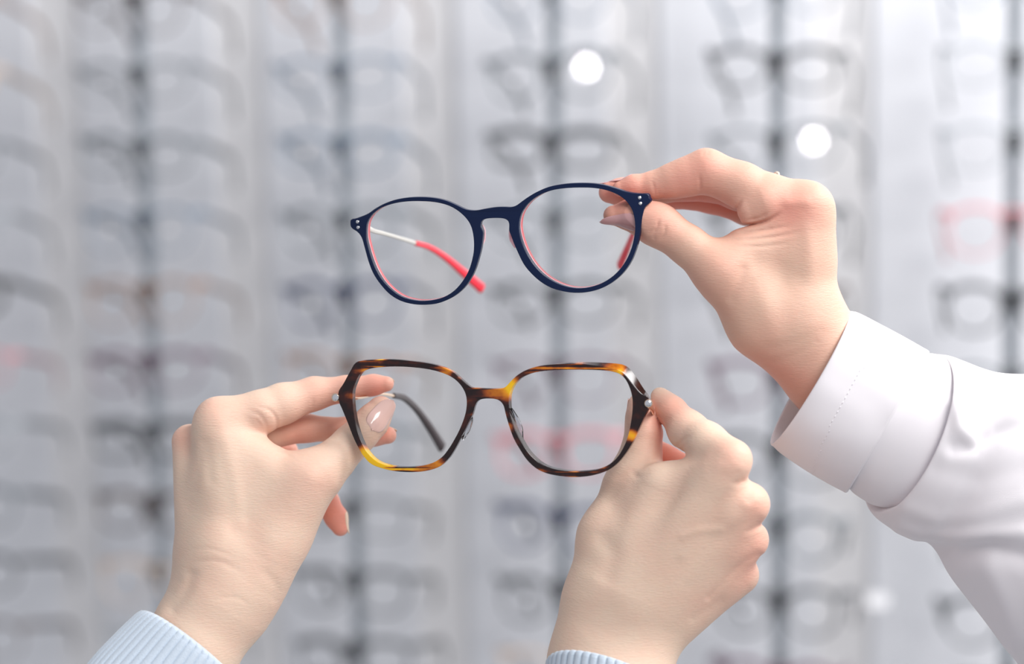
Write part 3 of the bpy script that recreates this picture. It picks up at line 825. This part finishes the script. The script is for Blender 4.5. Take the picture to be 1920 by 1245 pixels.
# white coat sleeve, lofted rings: top point, bottom point, depth centre, depth half, axial skew
def loft(rings, nphi, sub, m, name, parent, wob=None, thick=0.0008, uvs=(60, 40)):
    R = catmull(np.array(rings, float), sub)
    V = []; UV = []
    for i, (tx, ty, bx, by, dc, dh, sk) in enumerate(R):
        cx, cy = (tx+bx)/2, (ty+by)/2; hx, hy = (tx-bx)/2, (ty-by)/2
        L = math.hypot(hx, hy); axx, axy = hy/L*-1, hx/L        # unit, along the arm
        for j in range(nphi):
            a = 2*math.pi*j/nphi
            c_, s_ = math.cos(a), math.sin(a)
            off_ = sk*s_
            x = cx + hx*c_ + axx*off_; y = cy + hy*c_ + axy*off_; d = dc - dh*s_
            if wob:
                w_ = wob(x, y, a, i/(len(R)-1))
                x += hx/L*c_*w_; y += hy/L*c_*w_; d -= s_*w_
            V.append((x, y, d)); UV.append((j/nphi*uvs[0]/10, i/len(R)*uvs[1]/10))
    n = len(R); Fc = []
    for i in range(n-1):
        for j in range(nphi):
            Fc.append([i*nphi+j, i*nphi+(j+1) % nphi, (i+1)*nphi+(j+1) % nphi, (i+1)*nphi+j])
    o = mesh(name, Pn(np.array(V)), Fc, m, parent)
    uvl = o.data.uv_layers.new(name='UVMap')
    li = np.zeros(len(o.data.loops), np.int32); o.data.loops.foreach_get('vertex_index', li)
    uvl.data.foreach_set('uv', np.array(UV, np.float32)[li].ravel())
    s = o.modifiers.new('thickness', 'SOLIDIFY'); s.thickness = thick; s.offset = 0
    return o, np.array(V)

def pl_dist(x, y, pts):
    b = 1e9; par = 0
    for k, (p, q) in enumerate(zip(pts[:-1], pts[1:])):
        dx, dy = q[0]-p[0], q[1]-p[1]
        t = max(0, min(1, ((x-p[0])*dx+(y-p[1])*dy)/(dx*dx+dy*dy)))
        e = math.hypot(x-p[0]-t*dx, y-p[1]-t*dy)
        if e < b:
            b = e; par = k+t; sg = math.copysign(1, dx*(y-p[1])-dy*(x-p[0]))
    return b, par/(len(pts)-1), sg
FOLD = [([(1790,838),(1830,835),(1870,812),(1925,800)], 16, -9), ([(1790,760),(1800,800),(1822,828)], 14, 7), ([(1690,985),(1730,1000),(1800,1003),(1920,998)], 14, 9),
        ([(1700,955),(1760,975),(1840,965),(1920,940)], 18, 5), ([(1740,1030),(1800,1045),(1860,1030),(1920,1045)], 20, -12), ([(1850,740),(1900,760)], 30, 6), ([(1760,880),(1840,900),(1920,880)], 24, -4),
        ([(1850,1060),(1880,1120),(1900,1200)], 22, 6)]
def wob(x, y, a, t):
    if math.sin(a) < -0.35: return 0
    w_ = 0
    for pts, wd, amp in FOLD:
        b, p, sg = pl_dist(x, y, pts)
        w_ += amp*math.exp(-(b/wd)**2)
    return w_*min(1, (math.sin(a)+0.35)*2)
sleeve_rings = [  # tx, ty, bx, by, dc, dh, skew
 (1733,661,1592,913,45,118,2), (1741,664,1602,924,45,118,14), (1750,665,1620,936,42,119,34), (1760,667,1634,944,42,120,52), (1770,669,1648,948,42,120,62), (1772,670,1652,950,42,126,65),
 (1768,668,1645,955,42,133,64), (1770,668,1641,962,42,138,59), (1784,670,1652,976,42,142,52), (1806,678,1678,993,40,146,42), (1850,695,1712,1010,37,151,32), (1885,702,1745,1026,34,156,24), (1960,706,1790,1090,24,170,8),
 (2060,730,1860,1180,10,185,8), (2160,800,1950,1300,-10,195,8), (2240,900,2030,1440,-40,200,6), (2330,1040,2110,1600,-80,205,4), (2430,1200,2200,1780,-130,210,0)]
coat, _ = loft(sleeve_rings, 220, 14, M['twill'], 'coat_sleeve', optician, wob)
coat['label'] = 'white twill coat sleeve'
cuff_rings = [(1606,600,1480,838,45,112,14), (1598,594,1462,834,45,115,15), (1594,588,1450,832,45,117,15), (1593,586,1447,834,45,119,15), (1597,586,1452,838,45,121,14), (1610,590,1466,850,45,122,12),
              (1650,611,1505,875,45,122,8), (1700,636,1550,902,45,122,4), (1732,653,1580,919,45,122,2), (1739,657,1585,922,45,122,2), (1741,660,1588,921,45,119,2), (1738,662,1588,917,45,115,2)]
def wobc(x, y, a, t):
    if math.sin(a) < -0.2: return 0
    return 1.8*math.sin(x*0.021+y*0.008)*math.sin(t*math.pi) + 3*math.exp(-(pl_dist(x, y, [(1530,800),(1600,830)])[0]/30)**2) - 2.5*math.exp(-(pl_dist(x, y, [(1560,700),(1640,760),(1660,800)])[0]/30)**2)
cuff, CV = loft(cuff_rings, 220, 10, M['twill'], 'cuff', coat, wobc)
# row of stitches near the cuff's edge, a second along its seam
st = []
def surf_cuff(t, a):
    R = catmull(np.array(cuff_rings, float), 10); i = t*(len(R)-1); i0 = int(i)
    tx, ty, bx, by, dc, dh, sk = R[i0]
    cx, cy = (tx+bx)/2, (ty+by)/2; hx, hy = (tx-bx)/2, (ty-by)/2; L = math.hypot(hx, hy)
    x = cx+hx*math.cos(a)+(-hy/L)*sk*math.sin(a); y = cy+hy*math.cos(a)+hx/L*sk*math.sin(a); d = dc-dh*math.sin(a)
    w_ = wobc(x, y, a, t) + 1.8
    return (x+hx/L*math.cos(a)*w_, y+hy/L*math.cos(a)*w_, d-math.sin(a)*w_)
for k in range(46):
    a = 0.12 + k*0.065
    if a > 3.0: break
    p0, p1 = surf_cuff(0.60-0.05*math.sin(a), a), surf_cuff(0.60-0.05*math.sin(a), a+0.035)
    st.append(sweep(Pn(np.array([p0, p1])), 0.6*K, 0.35*K, UPV, 6))
v, f = join(st)
mesh('stitching', v, f, M['thread'], cuff)

# ---- person in the pale blue sweater: the two lower hands
shopper = empty('person', P(700, 1800, -300))
tag(shopper, 'person in a pale blue ribbed sweater holding the tortoiseshell eyeglasses with both hands', 'person')
palmB = [((410,787,50,40),(425,1040,30,66)), ((354,828,95,32),(395,1050,50,66)), ((372,856,160,32),(400,1070,95,62)), ((392,885,220,30),(410,1080,130,56)),
         ((578,898,35,46),(500,1030,30,58)), ((500,1030,30,58),(470,1075,35,70)), ((425,1040,30,66),(425,1110,35,80)), ((405,810,50,38),(565,915,35,46)), ((430,850,55,50),(545,950,45,56)),
         ((425,900,55,60),(520,1000,45,62)), ((470,1075,35,70),(430,1125,35,82)), ((400,1050,70,66),(400,1125,60,72)), ((425,1112,35,84),(310,1310,-20,92)), ((310,1310,-20,92),(190,1560,-150,110)),
         ((400,1125,60,72),(300,1300,10,88))]
fingB = [([(714,768,86,26),(698,790,84,31),(676,814,74,32),(655,834,64,34),(628,862,50,38),(602,884,40,45),(578,898,35,48)], 26),
         ([(724,720,118,15),(700,722,122,19),(650,729,116,24),(589,738,100,31),(530,757,80,38),(490,772,66,40),(410,787,50,40)], 18),
         ([(727,816,128,17),(700,815,132,21),(650,806,140,23),(575,803,142,26),(500,812,135,32),(430,822,120,34),(360,830,100,32)], 12),
         ([(565,935,230,18),(556,895,245,20),(534,848,215,24),(470,848,180,28),(372,858,165,30)], 10),
         ([(638,990,170,16),(630,970,175,21),(612,940,185,23),(560,900,215,24),(480,885,225,26),(392,885,220,28)], 10)]
crB = [([(466,770),(486,778),(498,795),(503,815)],-60,60,4,1.7), ([(482,762),(503,768),(516,782),(519,800),(514,822)],-60,75,3.5,1.8), ([(503,815),(520,838),(545,856)],-60,75,4,2.0), ([(478,784),(492,800)],-60,60,3,1.2),
       ([(585,765),(588,745)],-60,90,3,0.9), ([(640,843),(655,830)],-60,80,3,0.5), ([(380,830),(375,870),(365,920)],-60,70,10,1.2), ([(408,790),(385,800)],-60,60,20,-2.5), ([(335,1090),(320,1110)],-60,80,8,1),
       ([(360,1078),(350,1110),(325,1142)],-90,80,11,3.2), ([(350,1060),(400,1050),(460,1075)],-80,60,5,0.7), ([(345,1035),(390,1028),(440,1045)],-80,60,4,0.6), ([(395,1125),(440,1120),(470,1135)],-80,60,4,0.6),
       ([(586,890),(590,896)],-60,60,18,-2.0), ([(500,1075),(520,1100),(515,1120)],-60,60,10,1.2), ([(420,820),(440,900),(450,980)],-60,60,14,-1.5), ([(388,830),(395,900)],-60,60,10,1.5), ([(300,1135),(290,1180)],-80,80,14,-2)]
flB = [(410,770,20,40,.3),(340,815,70,35,.4),(500,790,30,45,.25),(590,740,80,50,.3),(650,735,90,50,.4),(710,722,110,45,.75),(724,816,120,40,.8),(660,810,130,45,.45),(560,810,130,60,.5),(540,850,190,60,.6),
       (636,985,160,40,.85),(620,945,170,45,.8),(700,790,70,30,.2),(590,893,0,40,.25),(560,930,20,80,.12),(655,835,45,30,.1),(470,1075,0,80,.12)]
hB, ffB = build_hand('hand', palmB, fingB, crB, flB, shopper, kp=34)
nail(ffB, (690, 803, 80), (733, 748, 88), (0.25, 0.12, -1), 30, 24, M['nail_pearl'], hB, point=0.25)
nail(ffB, (704, 722, 120), (738, 722, 116), (0.0, -0.8, 0.9), 17, 12, M['nail_bare'], hB, point=0.3, decay=0.93)
nail(ffB, (706, 815, 132), (743, 816, 126), (0.0, -0.9, 0.7), 18, 12, M['nail_bare'], hB, point=0.3, decay=0.93)
nail(ffB, (630, 966, 172), (645, 1004, 168), (1.0, -0.2, 0.1), 17, 12, M['nail_bare'], hB, point=0.3, decay=0.94)

palmC = [((1240,918,-10,42),(1165,1100,-5,72)), ((1372,864,-90,33),(1130,1190,0,66)), ((1404,945,-60,37),(1150,1205,5,66)), ((1404,1012,-25,35),(1175,1208,20,64)), ((1388,1078,15,33),(1200,1206,30,58)),
         ((1190,908,70,52),(1150,1010,45,62)), ((1150,1010,45,62),(1134,1130,25,74)), ((1134,1130,25,74),(1122,1240,20,88)), ((1215,930,30,48),(1345,885,-62,40)), ((1225,960,30,56),(1370,950,-50,42)),
         ((1210,1010,25,62),(1370,1010,-20,42)), ((1190,1070,20,66),(1350,1070,10,44)), ((1175,1215,20,84),(1170,1450,-60,105)), ((1122,1240,20,88),(1120,1450,-60,105)), ((1150,1450,-60,110),(1130,1700,-200,125))]
fingC = [([(1198,757,76,20),(1203,785,76,29),(1207,812,74,34),(1202,850,72,38),(1190,908,70,54)], 26),
         ([(1237,743,92,17),(1246,756,82,22),(1259,770,62,27),(1289,806,15,36),(1325,830,-30,37),(1372,860,-80,34)], 18),
         ([(1215,832,175,20),(1250,862,155,26),(1310,895,110,32),(1404,945,-50,36)], 10),
         ([(1210,905,205,20),(1255,940,190,25),(1330,965,130,30),(1404,1012,-15,34)], 10),
         ([(1225,975,220,18),(1265,1010,200,23),(1320,1030,150,27),(1388,1078,20,32)], 10)]
crC = [([(1268,842),(1273,832),(1284,822),(1296,816)],-140,60,2.6,2.0), ([(1262,846),(1275,842),(1290,832)],-140,60,3,1.0), ([(1400,898),(1385,905),(1370,905)],-200,0,6,1.5), ([(1432,984),(1415,990),(1395,1000)],-160,30,6,2.0),
       ([(1424,1040),(1400,1050),(1370,1075),(1330,1120)],-160,40,7,1.8), ([(1420,980),(1390,985),(1340,1020),(1290,1090)],-200,20,12,1.8), ([(1280,1005),(1310,995),(1350,993)],-200,20,8,-1.3), ([(1375,900),(1330,960),(1280,1040)],-200,20,12,-1.5),
       ([(1400,950),(1350,1010),(1290,1090)],-200,20,9,-1.5), ([(1385,880),(1350,875)],-200,0,14,-2), ([(1415,940),(1400,945)],-200,0,14,-2), ([(1130,1010),(1150,1040),(1140,1080)],-90,60,18,3), ([(1180,880),(1200,895),(1222,880)],-60,80,6,1.2),
       ([(1258,780),(1250,790)],-120,80,4,0.5), ([(1216,870),(1224,845),(1232,815)],-60,100,6,-1.0), ([(1350,1125),(1300,1160)],-120,40,8,1.2)]
flC = [(1375,850,-120,45,.35),(1420,945,-90,45,.4),(1415,1012,-50,45,.45),(1400,1075,-20,50,.4),(1330,1110,-20,60,.2),(1265,780,40,45,.35),(1265,780,40,40,.35),(1300,815,-10,40,.2),(1225,830,70,40,.5),(1235,865,100,40,.7),(1250,850,130,50,1.0),
       (1200,770,60,40,.4),(1180,900,30,40,.15),(1320,970,-60,90,.12),(1240,860,110,40,.6)]
hC, ffC = build_hand('hand', palmC, fingC, crC, flC, shopper, off=-40, kp=34)
nail(ffC, (1188, 790, 80), (1190, 748, 80), (-1, -0.1, 0.55), 22, 15, M['nail_pearl'], hC, point=0.3, off=-40)

# ribbed sweater sleeves
def ribs(n, amp):
    def fnc(x, y, a, t):
        edge = min(1, t*25)
        return amp*(0.35 - math.exp(-(math.cos(a*n/2)/0.5)**2))*edge
    return fnc
sl1, _ = loft([(276,1152,440,1282,18,104,14),(268,1150,447,1290,18,112,15),(262,1152,448,1302,17,115,15),(250,1162,444,1314,15,118,14),(215,1196,425,1358,5,122,10),(170,1245,400,1410,-12,126,6),(100,1340,340,1510,-55,134,0),(0,1500,260,1660,-140,144,0),(-120,1720,160,1860,-260,158,0)],
              960, 9, M['knit'], 'sweater_sleeve', shopper, ribs(50, 8), thick=0.0016)
sl2, _ = loft([(1264,1334,1040,1242,-28,110,-38),(1272,1330,1034,1237,-28,118,-42),(1276,1334,1030,1239,-28,121,-42),(1278,1344,1028,1250,-29,123,-40),(1280,1380,1024,1300,-36,126,-25),(1280,1440,1018,1385,-55,130,-10),(1284,1540,1010,1510,-100,136,0),(1294,1760,1000,1740,-215,148,0)],
              960, 9, M['knit'], 'sweater_sleeve', shopper, ribs(50, 8), thick=0.0016)
